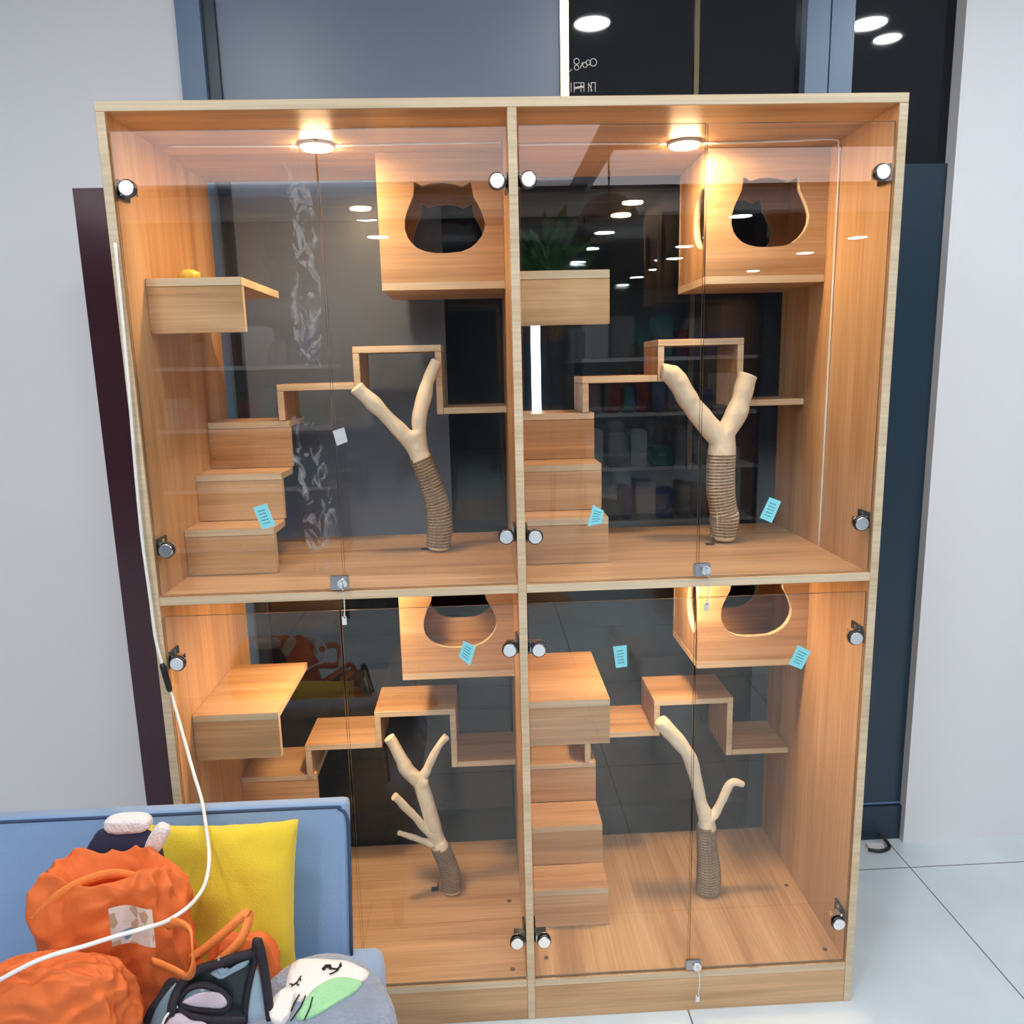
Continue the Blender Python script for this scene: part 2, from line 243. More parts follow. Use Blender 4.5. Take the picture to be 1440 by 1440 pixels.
def disc(bm, c, ax, r, h, seg=28, mi=0, dome=0):
    """solid disc centred at c (start), extruded h along ax"""
    ax = Vector(ax).normalized(); u = ax.orthogonal().normalized(); v = ax.cross(u); c = Vector(c)
    prof = [(r, 0), (r, h*.8), (r*.93, h)]
    if dome: prof = [(r, 0), (r, h*.5), (r*.9, h), (r*.55, h+dome*.7)]
    rings = [[bm.verts.new(c+ax*hh+(u*math.cos(2*PI*k/seg)+v*math.sin(2*PI*k/seg))*rr) for k in range(seg)] for rr, hh in prof]
    for A, B in zip(rings, rings[1:]):
        for k in range(seg):
            f = bm.faces.new((A[k], A[(k+1) % seg], B[(k+1) % seg], B[k])); f.material_index = mi
    for R in (rings[0], rings[-1]):
        f = bm.faces.new(R); f.material_index = mi
def holed(outer, holes, t, plane, at):
    """panel with holes cut through it. outer/holes 2-D; plane 'xz' or 'yz'; at = start along thickness"""
    cu = bpy.data.curves.new('c', 'CURVE'); cu.dimensions = '2D'; cu.fill_mode = 'BOTH'; cu.extrude = t/2
    for poly in [outer]+holes:
        s = cu.splines.new('POLY'); s.points.add(len(poly)-1); s.use_cyclic_u = True
        for i, (a, b) in enumerate(poly): s.points[i].co = (a, b, 0, 1)
    o = bpy.data.objects.new('c', cu); COL.objects.link(o)
    dg = bpy.context.evaluated_depsgraph_get(); me = bpy.data.meshes.new_from_object(o.evaluated_get(dg))
    bm = bmesh.new(); bm.from_mesh(me)
    bpy.data.objects.remove(o); bpy.data.curves.remove(cu); bpy.data.meshes.remove(me)
    bmesh.ops.remove_doubles(bm, verts=bm.verts, dist=1e-5)
    for v in bm.verts:
        a, b, c = v.co
        v.co = (a, at+t/2+c, b) if plane == 'xz' else (at+t/2+c, a, b)
    bmesh.ops.recalc_face_normals(bm, faces=bm.faces)
    n = 1 if plane == 'xz' else 0
    for f in bm.faces: f.material_index = 0 if abs(f.normal[n]) > .5 else 1
    return bm

# ------------------------------------------------------------------ room shell
WL, WR, H, D, T = .7665, .7605, 2.0, .5474, .018
ZM, ZB = 1.0547, .1059
BY = .60            # face of the shop front behind the cabinet
sbox('floor', (-5, 6, -12, .9, -.05, 0), TILE)
sbox('ceiling', (-5, 6, -4.3, .9, 2.8, 2.85), CEILM)
sbox('ceiling_far', (-5, 6, -12, -4.3, 2.78, 2.85), CEILD)
sbox('wall_far', (-5, 6, -12.05, -12, 0, 2.85), WALLD)
sbox('wall_side_left', (-5.05, -5, -12, .9, 0, 2.85), WALLD)
sbox('wall_side_right', (6, 6.05, -12, .9, 0, 2.85), WALLD)
sbox('wall_back', (-5, -.80, BY, .9, 1.985, 2.8), WALLW)
sbox('wall_back_left', (-5, -1.11, BY, .9, 0, 1.985), WALLW)
sbox('wall_back_maroon', (-1.11, -.80, BY, .9, 0, 1.985), MAROON)
sbox('wall_back_right', (1.215, 6, BY-.01, .9, 0, 2.8), WALLW)
sbox('window_1', (-.72, 1.215, BY+.035, .9, 0, 2.8), DGLASS)
sbox('trim_1', (-.803, -.742, BY-.012, .7, 0, 2.8), FRAMEB)
sbox('trim_2', (-.742, -.712, BY+.008, .7, 0, 2.8), FRAMED)
# slate panels behind the glass line: tall part and the part above the dark opening
bm = bmesh.new(); box(bm, -.712, -.165, BY+.022, BY+.034, .98, 2.8); box(bm, -.165, .163, BY+.022, BY+.034, 2.03, 2.8)
struct('wall_back_slate_panel', bm, SLATE)
sbox('trim_3', (.160, .182, BY+.010, BY+.035, 2.16, 2.8), BRASS)
sbox('trim_4', (.515, .528, BY+.028, BY+.035, 1.2, 2.8), plain('dim_brass', (.16, .13, .08), .4, 1))
sbox('trim_5', (.80, .86, BY-.004, .7, .0, 2.8), plain('blue_grey_post', (.17, .25, .37), .35))
sbox('trim_6', (.864, .925, BY-.004, .7, .0, 2.8), plain('blue_grey_post_side', (.17, .25, .37), .35))
sbox('trim_7', (.925, 1.215, BY+.012, .66, 0, .115), FRAMED)
sbox('trim_8', (.925, 1.215, BY+.020, .66, .118, .124), FRAMEB)
sbox('trim_9', (1.06, 1.215, BY+.022, .66, .124, 2.02), plain('dark_teal_door_panel', (.022, .045, .07), .25))

# shop ceiling lights behind the camera and over the cabinet
def downlight(x, y, z=2.8, r=.09):
    t = thing('ceiling_or_added_downlight', 'round white downlight recessed in the shop ceiling in front of the cabinet, some added unseen to light its front', 'light', (x, y, z), 'shop ceiling downlights')
    bm = bmesh.new(); tube(bm, [(x+math.cos(a)*(r+.008), y+math.sin(a)*(r+.008), z-.004) for a in (2*PI*k/24 for k in range(24))], .009, 6, closed=True)
    obj('rim', bm, WHITEP, t, True)
    bm = bmesh.new(); disc(bm, (x, y, z), (0, 0, -1), r, .006, 24); obj('lens', bm, DOWN, t)
for x, y, r in ((.40, -.40, .065), (1.49, -.42, .065), (1.64, -.56, .05), (-.9, -.9, .09), (.35, -1.7, .09), (1.5, -1.7, .09), (-1.3, -2.2, .09)):  # the larger ones are unseen, added to light the cabinet front
    downlight(x, y, 2.8, r)
for x, y in ((-.98, -5.35), (-1.0, -6.25), (1.18, -5.25), (1.19, -6.23), (1.2, -7.24), (2.28, -5.5), (2.23, -7.2), (2.37, -8.15), (3.87, -7.9), (3.85, -9.6), (3.97, -6.8), (2.3, -10.1), (-.85, -4.7)):
    downlight(x, y, 2.78, .10)
for k, (x0, x1) in enumerate(((-3.2, .62), (.78, 3.0))):
    t = thing('ceiling_light_panel', 'large rectangular luminous ceiling panel of the shop behind the camera', 'light', ((x0+x1)/2, -3.5, 2.8), 'luminous ceiling panels')
    y1 = (-2.75, -3.35)[k]; y0 = (-4.1, -4.4)[k]
    bm = bmesh.new(); box(bm, x0, x1, y0, y1, 2.785, 2.799); obj('diffuser', bm, PANEL, t)
    bm = bmesh.new()
    for a in ((x0-.03, x1+.03, y0-.03, y0), (x0-.03, x1+.03, y1, y1+.03), (x0-.03, x0, y0, y1), (x1, x1+.03, y0, y1)): box(bm, *a, 2.775, 2.799)
    obj('frame', bm, WHITEP, t)

# dim shop furnishings that the glass doors mirror
def shelf_rack(x, y, w, cols, label):
    t = thing('shop_shelf', label, 'shelf', (x, y, 0))
    for sx in (-w/2, w/2-.03):
        bm = bmesh.new(); box(bm, x+sx, x+sx+.03, y-.35, y, 0, 1.8); obj('upright', bm, FRAMED, t)
    for k in range(4):
        bm = bmesh.new(); box(bm, x-w/2, x+w/2, y-.35, y, .1+k*.48, .13+k*.48); obj('shelf_board', bm, WALLW, t)
    rnd = random.Random(x)
    for k in range(4):
        xx = x-w/2+.06
        while xx < x+w/2-.2:
            ww = rnd.uniform(.08, .2); hh = rnd.uniform(.15, .36)
            bm = bmesh.new(); box(bm, xx, xx+ww, y-.3, y-.02, .132+k*.48, .132+k*.48+hh)
            bmesh.ops.bevel(bm, geom=list(bm.edges), offset=.01, segments=2, affect='EDGES')
            o = obj('goods_box', bm, rnd.choice(cols)); tag(o, 'coloured carton standing on the shop shelving behind the camera', 'box', 'cartons on the shop shelves')
            xx += ww+rnd.uniform(.01, .06)
GC = [plain('carton_blue', (.06, .14, .35), .4), plain('carton_teal', (.05, .25, .25), .4), plain('carton_red', (.3, .03, .03), .4), plain('carton_grey', (.3, .3, .32), .4), plain('carton_white', (.7, .7, .7), .4)]
sbox('ceiling_beam', (-5, 6, -4.6, -4.45, 2.63, 2.8), CEILM)
shelf_rack(1.6, -5.2, 1.6, GC, 'tall shop shelf of cartons, right of the two behind the camera')
shelf_rack(-1.9, -4.6, 1.4, GC, 'tall shop shelf of cartons, left of the two behind the camera')

t = thing('potted_tree', 'tall leafy potted tree standing in the shop behind the camera', 'plant', (.42, -3.9, 0))
bm = bmesh.new(); tube(bm, [(.42, -3.9, 0), (.42, -3.9, .36)], lambda i: (.15, .20)[i], 24); obj('pot', bm, WALLW, t, True)
bm = bmesh.new(); tube(bm, spline([(.42, -3.9, .30), (.44, -3.88, 1.0), (.40, -3.91, 1.7), (.42, -3.9, 2.1)], 5), .02, 8); obj('trunk', bm, plain('bark', (.12, .08, .05), .9), t, True)
bm = bmesh.new(); rnd = random.Random(5)
for k in range(260):
    d = Vector((rnd.gauss(0, 1), rnd.gauss(0, 1), rnd.gauss(0, 1))).normalized()*rnd.uniform(.1, 1)
    c = Vector((.42+d.x*.26, -3.9+d.y*.26, 2.12+d.z*.36)); u = d.cross(Vector((rnd.random(), rnd.random(), rnd.random()))).normalized(); v = d.normalized()
    if v.length < .1: continue
    q = [c-u*.001, c+v*.06+u*.035, c+v*.14, c+v*.06-u*.035]; vs = [bm.verts.new(p) for p in q]; bm.faces.new(vs)
    vs2 = [bm.verts.new(p+u.cross(v)*.002) for p in q]; bm.faces.new(vs2[::-1])
o = obj('foliage', bm, plain('leaf_green', (.05, .22, .06), .4), t)
t = thing('pendant_lamp', 'unlit dark dome pendant lamp hanging from the shop ceiling behind the camera', 'lamp', (.74, -3.3, 2.8))
bm = bmesh.new(); tube(bm, [(.74, -3.3, 2.5), (.74, -3.3, 2.8)], .006, 8); obj('cord', bm, BLACKP, t, True)
bm = bmesh.new(); prof = [(.02, 2.52), (.09, 2.50), (.15, 2.45), (.185, 2.38), (.19, 2.36), (.18, 2.36), (.14, 2.44), (.08, 2.49), (.015, 2.505)]
rg = [[bm.verts.new((.74+r*math.cos(2*PI*k/32), -3.3+r*math.sin(2*PI*k/32), z)) for k in range(32)] for r, z in prof]
for A, B in zip(rg, rg[1:]):
    for k in range(32): bm.faces.new((A[k], A[(k+1) % 32], B[(k+1) % 32], B[k]))
obj('shade', bm, plain('dark_brown_shade', (.02, .012, .01), .5), t, True)

# ------------------------------------------------------------------ cabinet carcass
IL, IR = -WL+T, WR-T
M0, M1 = -.009, .009
cab = thing('cat_display_cabinet', 'tall light-wood cabinet with four glass-fronted cat compartments standing on white tiles', 'cabinet', (0, D/2, 0))
part('top_panel', (-WL, WR, 0, D, H-T, H), 'x', cab)
part('side_panel', (-WL, IL, 0, D, 0, H-T), 'z', cab)
part('side_panel', (IR, WR, 0, D, 0, H-T), 'z', cab)
part('divider_panel', (M0, M1, 0, D, 0, H-T), 'z', cab)
for a, b in ((IL, M0), (M1, IR)):
    part('middle_board', (a, b, 0, D, ZM-T, ZM), 'x', cab)
part('bottom_board', (IL, M0, 0, D, ZB-T, ZB), 'x', cab)
part('bottom_board', (M1, IR, 0, D, ZB-T, ZB), 'y', cab)
for a, b in ((IL, M0), (M1, IR)):
    part('plinth_board', (a, b, .001, .019, 0, ZB-T), 'x', cab)
for a, b in ((IL, M0), (M1, IR)):
    for z0, z1 in ((ZB, ZM-T), (ZM, H-T)):
        bm = bmesh.new(); box(bm, a+.001, b-.001, D-.006, D-.001, z0+.001, z1-.001)
        obj('back_glass', bm, GBACK, cab)

def hinge(door, x, z, wall, dark=False):
    s = 1 if wall > x else -1
    bm = bmesh.new()
    disc(bm, (x, .0035, z), (0, -1, 0), .0165, .0075, 28, 1)                     # cap on the face of the glass
    disc(bm, (x, -.0041, z), (0, -1, 0), .0138, .0025, 28)
    disc(bm, (x, .0095, z), (0, 1, 0), .0135, .004, 24)
    x2 = wall-s*.001
    box(bm, min(x-s*.006, x2), max(x-s*.006, x2), .0135, .030, z-.009, z+.012)     # arm to the side panel
    box(bm, min(x2-s*.005, x2), max(x2-s*.005, x2), .0135, .058, z-.014, z+.020, 1)
    disc(bm, (x2-s*.003, .038, z+.013), (-s, 0, 0), .004, .003, 12)
    h = obj('hinge', bm, [CHROME, GUNM], door, True)
    try:
        for p in h.data.polygons: p.use_smooth = len(p.vertices) == 4 and p.area < .00003
    except Exception: pass
    return h
def pane(name, x0, x1, z0, z1):
    bm = bmesh.new(); fs = box(bm, x0, x1, .004, .009, z0, z1); bm.normal_update()
    for f in bm.faces: f.material_index = 0 if abs(f.normal.y) > .5 else 1
    return obj(name, bm, [GLASS, GEDGE], cab)
doors = {}
for key, x0, x1, z0, z1, wall, hx, hz in (
    ('ULl', IL+.003, -.3715, ZM+.003, 1.949, IL, -.722, (1.848, 1.154)),
    ('ULr', -.3670, M0-.003, ZM+.003, 1.949, M0, -.031, (1.851, 1.159)),
    ('URl', M1+.003, .3700, ZM+.003, 1.951, M1, .029, (1.853, 1.157)),
    ('URr', .3745, IR-.003, ZM+.003, 1.951, IR, .716, (1.857, 1.163)),
    ('LLl', IL+.003, -.3850, ZB+.003, 1.0115, IL, -.725, (.911, .210)),
    ('LLr', -.3805, M0-.003, ZB+.003, 1.0115, M0, -.030, (.913, .207)),
    ('LRl', M1+.003, .3680, ZB+.003, 1.0115, M1, .032, (.911, .207)),
    ('LRr', .3725, IR-.003, ZB+.003, 1.0115, IR, .719, (.910, .213))):
    d = pane('glass_door', x0, x1, z0, z1); doors[key] = d
    for z in hz: hinge(d, hx, z, wall)
def lock(door, x0, x1, z0, z1, cxx):
    bm = bmesh.new(); box(bm, x0, x1, -.006, .0038, z0, z1)
    bmesh.ops.bevel(bm, geom=list(bm.edges), offset=.002, segments=2, affect='EDGES')
    l = obj('lock', bm, STEEL, door); zc = (z0+z1)/2
    bm = bmesh.new(); disc(bm, (cxx, -.0062, zc), (0, -1, 0), .0105, .006, 24); box(bm, cxx-.001, cxx+.001, -.020, -.0125, zc-.006, zc+.006)
    obj('key_cylinder', bm, CHROME, door)
    bm = bmesh.new()
    path = spline([(cxx, -.018, zc), (cxx+.003, -.020, zc-.018), (cxx+.003, -.019, zc-.045), (cxx+.001, -.017, zc-.07)], 6)
    tube(bm, path, .0009, 6)
    for k in range(8):
        p = Vector(path[min(len(path)-1, 4+k*2)]); disc(bm, p+Vector((0, .001, 0)), (0, -1, 0), .0018, .002, 8)
    box(bm, cxx-.004, cxx+.005, -.018, -.0165, zc-.086, zc-.068)
    obj('key_chain', bm, CHROME, door)
lock(doors['ULr'], -.397, -.359, ZM+.004, ZM+.034, -.371)
lock(doors['URl'], .362, .397, ZM+.006, ZM+.034, .386)
lock(doors['LRl'], .361, .397, ZB+.006, ZB+.032, .386)
def sticker(door, q, m=None):
    bm = bmesh.new(); y = .0032
    f = [bm.verts.new((a, y, b)) for a, b in q]; g = [bm.verts.new((a, y-.0006, b)) for a, b in q]
    bm.faces.new(f); bm.faces.new(g)
    for i in range(4): bm.faces.new((f[i], f[(i+1) % 4], g[(i+1) % 4], g[i]))
    mats = [m or STICKER, INK]
    if not m:
        A, B, C_, D_ = [Vector((a, 0, b)) for a, b in q]
        rnd = random.Random(q[0][0])
        for k in range(5):                      # rows of tiny printing
            v = .2+.14*k; u = .22
            while u < .72:
                w = rnd.uniform(.03, .1)
                P = [A.lerp(B, uu).lerp(D_.lerp(C_, uu), vv) for uu, vv in ((u, v), (u+w, v), (u+w, v+.05), (u, v+.05))]
                fc = bm.faces.new([bm.verts.new((p.x, y-.0008, p.z)) for p in P]); fc.material_index = 1
                u += w+.04
    o = obj('sticker' if not m else 'film_tag', bm, mats, door)
    o['label'] = 'small blue printed sticker stuck on the glass' if not m else 'small translucent pale film tag stuck on the glass'
S = DATA['STICK']
sticker(doors['ULl'], S['UL']); sticker(doors['URl'], S['UR1']); sticker(doors['URr'], S['UR2'])
sticker(doors['LLr'], S['LL']); sticker(doors['LRl'], S['LR1']); sticker(doors['LRr'], S['LR2'])
sticker(doors['ULr'], S['FILM'], FILM)

# mottled reflection in the upper left glass, painted on pale noise-masked sheets
m_ = bpy.data.materials.new('mottled_reflection'); m_.use_nodes = True; nt = m_.node_tree; nt.nodes.clear()
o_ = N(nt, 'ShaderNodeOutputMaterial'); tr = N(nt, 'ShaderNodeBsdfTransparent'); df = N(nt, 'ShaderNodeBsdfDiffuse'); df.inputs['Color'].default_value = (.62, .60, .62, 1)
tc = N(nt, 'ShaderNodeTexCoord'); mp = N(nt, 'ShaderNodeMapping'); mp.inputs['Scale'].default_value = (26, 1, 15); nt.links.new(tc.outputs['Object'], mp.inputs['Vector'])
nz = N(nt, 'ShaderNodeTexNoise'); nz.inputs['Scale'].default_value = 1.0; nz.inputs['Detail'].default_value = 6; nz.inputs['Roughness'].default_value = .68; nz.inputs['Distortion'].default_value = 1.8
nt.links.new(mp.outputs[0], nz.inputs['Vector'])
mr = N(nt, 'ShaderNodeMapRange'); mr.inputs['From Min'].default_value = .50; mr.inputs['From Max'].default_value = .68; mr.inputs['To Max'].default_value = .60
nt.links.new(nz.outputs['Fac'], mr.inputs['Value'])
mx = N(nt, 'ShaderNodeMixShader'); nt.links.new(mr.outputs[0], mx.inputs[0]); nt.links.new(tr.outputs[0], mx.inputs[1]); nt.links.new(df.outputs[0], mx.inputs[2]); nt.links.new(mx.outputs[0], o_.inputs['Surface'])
def film(pts):  # thin sheet that carries the painted reflection
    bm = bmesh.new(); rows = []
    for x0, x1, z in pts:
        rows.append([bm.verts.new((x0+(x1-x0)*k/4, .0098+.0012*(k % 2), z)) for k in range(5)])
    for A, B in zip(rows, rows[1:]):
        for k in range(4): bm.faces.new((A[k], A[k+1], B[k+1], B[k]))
    f_ = obj('painted_reflection', bm, m_, doors['ULl']); f_['label'] = 'mottled pale reflection painted on a thin sheet at the glass'
film([(-.424, -.402, 1.915), (-.436, -.392, 1.87), (-.430, -.380, 1.80), (-.425, -.376, 1.72), (-.440, -.380, 1.64), (-.436, -.384, 1.56), (-.42, -.39, 1.51)])  # sheet of painted reflection
film([(-.450, -.420, 1.43), (-.462, -.400, 1.37), (-.452, -.385, 1.28), (-.446, -.378, 1.20), (-.440, -.392, 1.13), (-.43, -.40, 1.10)])  # sheet of painted reflection

for x, y, z in DATA['CAPS']:
    bm = bmesh.new(); disc(bm, (x, y, ZB+.0002), (0, 0, 1), .0055, .0012, 16); obj('screw_cap', bm, plain('brown_cap', (.10, .05, .03), .6), cab)

# ------------------------------------------------------------------ furniture inside the compartments
DX, DZ = .7575, -.951
cells = (((0, 0, 0), 'upper left'), ((DX, 0, 0), 'upper right'), ((0, 0, DZ), 'lower left'), ((DX, 0, DZ), 'lower right'))
def in_cells(root, fmt, dx=.7575, dz=-.951):
    root['label'] = fmt % 'upper left'
    for (a, b, c), nm in cells[1:]: dup(root, (dx if a else 0, 0, dz if c else 0), fmt % nm)

# perch platform high on the left wall of each compartment
t = thing('perch_platform', '', 'platform', (-.652, .10, 1.59), 'perch platforms')
part('platform_board', (IL+.0005, -.556, .100, .405, 1.681, 1.698), 'x', t)
part('front_apron', (IL+.0005, -.556, .1005, .117, 1.588, 1.6805), 'x', t)
in_cells(t, 'wooden perch platform with deep front apron, left side of the %s compartment')

# three floating steps
t = thing('step_staircase', '', 'stairs', (-.65, .35, ZM), 'cat staircases')
XR = -.548
for y0, y1, zt in ((.165, .265, 1.161), (.265, .380, 1.272), (.380, D-.007, 1.387)):
    part('tread', (IL+.0005, XR, y0, y1+(.0 if y1 > .5 else .0), zt-.016, zt), 'x', t)
    zb = {1.161: ZM+.0005, 1.272: 1.1615, 1.387: 1.2725}[zt]
    part('riser', (IL+.0005, XR, y0+.001, y0+.017, zb, zt-.0165), 'x', t)
in_cells(t, 'three-step wooden staircase on the left wall of the %s compartment', dz=-.9488)

# stepped wave shelf along the back
t = thing('wave_shelf', '', 'shelf', (-.29, .46, 1.39), 'stepped wave shelves')
y0, y1, q = .376, D-.0065, .016
part('shelf_upright', (-.572, -.556, y0, y1, 1.3875, 1.459), 'z', t)
part('shelf_board', (-.572, -.3835, y0, y1, 1.4595, 1.4755), 'x', t)
part('shelf_upright', (-.3830, -.367, y0, y1, 1.4595, 1.5455), 'z', t)
part('shelf_board', (-.3830, -.167, y0, y1, 1.546, 1.562), 'x', t)
part('shelf_upright', (-.183, -.167, y0, y1, 1.393, 1.5455), 'z', t)
part('shelf_board', (-.1665, M0-.0005, y0, y1, 1.393, 1.409), 'x', t)
in_cells(t, 'stepped wooden wave shelf along the back of the %s compartment', dx=.7512)

# cat house hanging in the top right corner
def cat_house(dx, dz, label, back_hole):
    x0, x1, y0, y1, z0, z1 = -.293+dx, -.0095+dx, .292, D-.007, 1.683+dz, 1.9815+dz
    t = thing('cat_house', label, 'cat house', ((x0+x1)/2, (y0+y1)/2, z0), 'cat houses')
    HX = [(a-.7575+.0045+dx, b+dz) for a, b in DATA['HOLE']]
    part('bottom_board', (x0, x1, y0, y1, z0, z0+T), 'x', t)
    bm = holed([(x0, z0+T+.0005), (x1, z0+T+.0005), (x1, z1-.0005), (x0, z1-.0005)], [HX], .016, 'xz', y0+.0005)
    obj('front_panel', bm, [WOOD['x'], EDGE], t)
    zc = 1.835+dz
    sh = [(.325+.075*math.cos(a)*(1 if math.cos(a) > 0 else .18), zc+.068*math.sin(a)) for a in (2*PI*k/28 for k in range(28))]
    bm = holed([(y0+.017, z0+T+.0005), (y1-.0145, z0+T+.0005), (y1-.0145, z1-.0005), (y0+.017, z1-.0005)], [sh], .015, 'yz', x0+.0005)
    obj('side_panel', bm, [WOOD['z'], EDGE], t)
    bm = holed([(x0, z0+T+.0005), (x1, z0+T+.0005), (x1, z1-.0005), (x0, z1-.0005)], [HX] if back_hole else [], .014, 'xz', y1-.014)
    obj('back_panel', bm, [WOOD['x'], EDGE], t)
cat_house(0, 0, 'wooden cat house with a cat-head opening, top right of the upper left compartment', True)
cat_house(.7515, 0, 'wooden cat house with a cat-head opening, top right of the upper right compartment', True)
cat_house(0, DZ, 'wooden cat house with a cat-head opening, top right of the lower left compartment', True)
cat_house(.7515, DZ, 'wooden cat house with a cat-head opening, top right of the lower right compartment', True)

# climbing branches wrapped in rope
BRK = list(DATA['BRK'])
def branch_tree(paths, wrap, z0, label):
    bracket = BRK.pop(0)
    base = Vector(paths[0][0][:3])
    t = thing('climbing_branch', label, 'cat climbing branch', (base.x, base.y, z0), 'rope-wrapped climbing branches')
    org = Vector(t.location)
    me = bpy.data.meshes.new('branch_wood'); vs = []; es = []; rs = []
    trunk = spline(paths[0], 3); trunk[0] = (trunk[0][0], trunk[0][1], z0+.001, trunk[0][3])
    def add(pts, root=None):
        prev = root
        for p in pts:
            vs.append(Vector(p[:3])-org); rs.append(p[3]); i = len(vs)-1
            if prev is not None: es.append((prev, i))
            prev = i
        return prev
    add(trunk)
    for br in paths[1:]:
        p0 = Vector(br[0][:3])-org
        j = min(range(len(trunk)), key=lambda i: (vs[i]-p0).length)
        pts = spline(br[1:], 3) if len(br) > 2 else br[1:]
        pts = [(p[0]+random.uniform(-.0012, .0012), p[1], p[2]+random.uniform(-.0012, .0012), p[3]*random.uniform(.88, 1.13)) for p in pts]
        e = Vector(pts[-1][:3])+(Vector(pts[-1][:3])-Vector(pts[-2][:3])).normalized()*.003; pts.append((*e, pts[-1][3]*.93))
        add(pts, j)
    me.from_pydata(vs, es, []); me.materials.append(BRANCH)
    o = bpy.data.objects.new('branch_wood', me); COL.objects.link(o); o.parent = t
    sk = o.modifiers.new('skin', 'SKIN'); sk.use_smooth_shade = True; sk.branch_smoothing = .35
    for i, r in enumerate(rs):
        me.skin_vertices[0].data[i].radius = (r*1.22, r*1.22)
    me.skin_vertices[0].data[0].use_root = True
    ss = o.modifiers.new('sub', 'SUBSURF'); ss.levels = ss.render_levels = 2
    # rope coil
    tr = spline(paths[0], 10)
    za, zb = wrap
    seg = [p for p in tr if za <= p[2] <= zb]
    L = sum((Vector(a[:3])-Vector(b[:3])).length for a, b in zip(seg, seg[1:]))
    pitch, rr = .0078, .0043
    turns = L/pitch; n = int(turns*20)
    fr = frames(seg); cum = [0]
    for a, b in zip(seg, seg[1:]): cum.append(cum[-1]+(Vector(a[:3])-Vector(b[:3])).length)
    hp = []; j = 0
    for k in range(n+1):
        s = L*k/n
        while j < len(seg)-2 and cum[j+1] < s: j += 1
        f = (s-cum[j])/max(1e-9, cum[j+1]-cum[j])
        p = fr[j][0].lerp(fr[j+1][0], f); u = fr[j][2].lerp(fr[j+1][2], f).normalized(); v = fr[j][3].lerp(fr[j+1][3], f).normalized()
        r = seg[j][3]*(1-f)+seg[j+1][3]*f+.0012
        a = 2*PI*turns*k/n
        hp.append(tuple(p+(u*math.cos(a)+v*math.sin(a))*r))
    bm = bmesh.new()
    # rope cross-section frames follow the helix
    prev = None; rings = []
    for k, p in enumerate(hp):
        tt = (Vector(hp[min(k+1, n)])-Vector(hp[max(k-1, 0)])).normalized()
        up = Vector((0, 0, 1)); u = (up-tt*up.dot(tt)).normalized(); v = tt.cross(u)
        rings.append([bm.verts.new(Vector(p)+(u*math.cos(b)+v*math.sin(b))*rr) for b in (2*PI*m/6 for m in range(6))])
    for A, B in zip(rings, rings[1:]):
        for m in range(6): bm.faces.new((A[m], A[(m+1) % 6], B[(m+1) % 6], B[m]))
    bm.faces.new(rings[0]); bm.faces.new(rings[-1])
    obj('rope_wrap', bm, ROPE, t, True)
    bx, by, bz = bracket; b3 = bmesh.new(); box(b3, bx-.010, bx+.010, by-.008, by+.008, z0+.0005, z0+.003); box(b3, bx-.010+(.017 if bx < base.x else 0), bx-.007+(.017 if bx < base.x else 0), by-.008, by+.008, z0+.003, z0+.018)
    obj('fixing_bracket', b3, GUNM, t)
    return t
Dt = DATA
branch_tree([Dt['T1trunk'], Dt['T1a'], Dt['T1b']], (ZM+.010, 1.292), ZM, 'leaning forked branch with a curved rope-wrapped trunk in the upper left compartment')
branch_tree([Dt['T2trunk'], Dt['T2a'], Dt['T2b']], (ZM+.012, 1.283), ZM, 'thick forked branch with a straight rope-wrapped trunk in the upper right compartment')
branch_tree([Dt['T3trunk'], Dt['T3a'], Dt['T3b'], Dt['T3c'], Dt['T3d']], (ZB+.010, .246), ZB, 'branch with four prongs and a short rope-wrapped foot in the lower left compartment')
branch_tree([Dt['T4trunk'], Dt['T4a'], Dt['T4b']], (ZB+.006, .305), ZB, 'slim crooked branch with one small side twig in the lower right compartment')

# compartment lamps
def lamp(x, y, z, label):
    t = thing('cabinet_spotlight', label, 'light', (x, y, z), 'cabinet spotlights')
    bm = bmesh.new(); disc(bm, (x, y, z-.0005), (0, 0, -1), .036, .006, 32); obj('housing', bm, WHITEP, t)
    bm = bmesh.new(); disc(bm, (x, y, z-.0068), (0, 0, -1), .031, .003, 32); obj('lens', bm, LENS, t)
for (x, y) in ((-.409, .227), (.394, .248)):
    side = 'left' if x < 0 else 'right'
    lamp(x, y, H-T, 'glowing round spotlight under the top of the upper %s compartment' % side)
    lamp(x, y, ZM-T, 'round spotlight under the middle board lighting the lower %s compartment' % side)
def wire(name, pts, r, m, label):
    bm = bmesh.new(); tube(bm, spline(pts, 6), r, 6)
    return tag(obj(name, bm, m, None, True, origin=pts[0]), label, 'cable')
zc = H-T-.003
wire('lamp_wire', [(-.718, .215, zc), (-.60, .217, zc-.001), (-.45, .226, zc)], .0022, WHITEP, 'thin white wire running left from the spotlight in the upper left compartment')
wire('lamp_wire', [(-.368, .228, zc), (-.2, .222, zc), (-.014, .218, zc)], .0022, WHITEP, 'thin white wire running right from the spotlight in the upper left compartment')
wire('lamp_wire', [(.012, .238, zc), (.2, .238, zc), (.352, .246, zc)], .0022, WHITEP, 'thin white wire running left from the spotlight in the upper right compartment')
wire('lamp_wire', [(.436, .246, zc), (.6, .235, zc-.001), (.715, .226, zc), (.735, .235, zc-.012), (IR-.003, .239, 1.94), (IR-.003, .240, 1.7), (IR-.003, .243, 1.3), (IR-.003, .245, ZM+.004)], .0026, WHITEP, 'thin white wire running down the right wall of the upper right compartment')

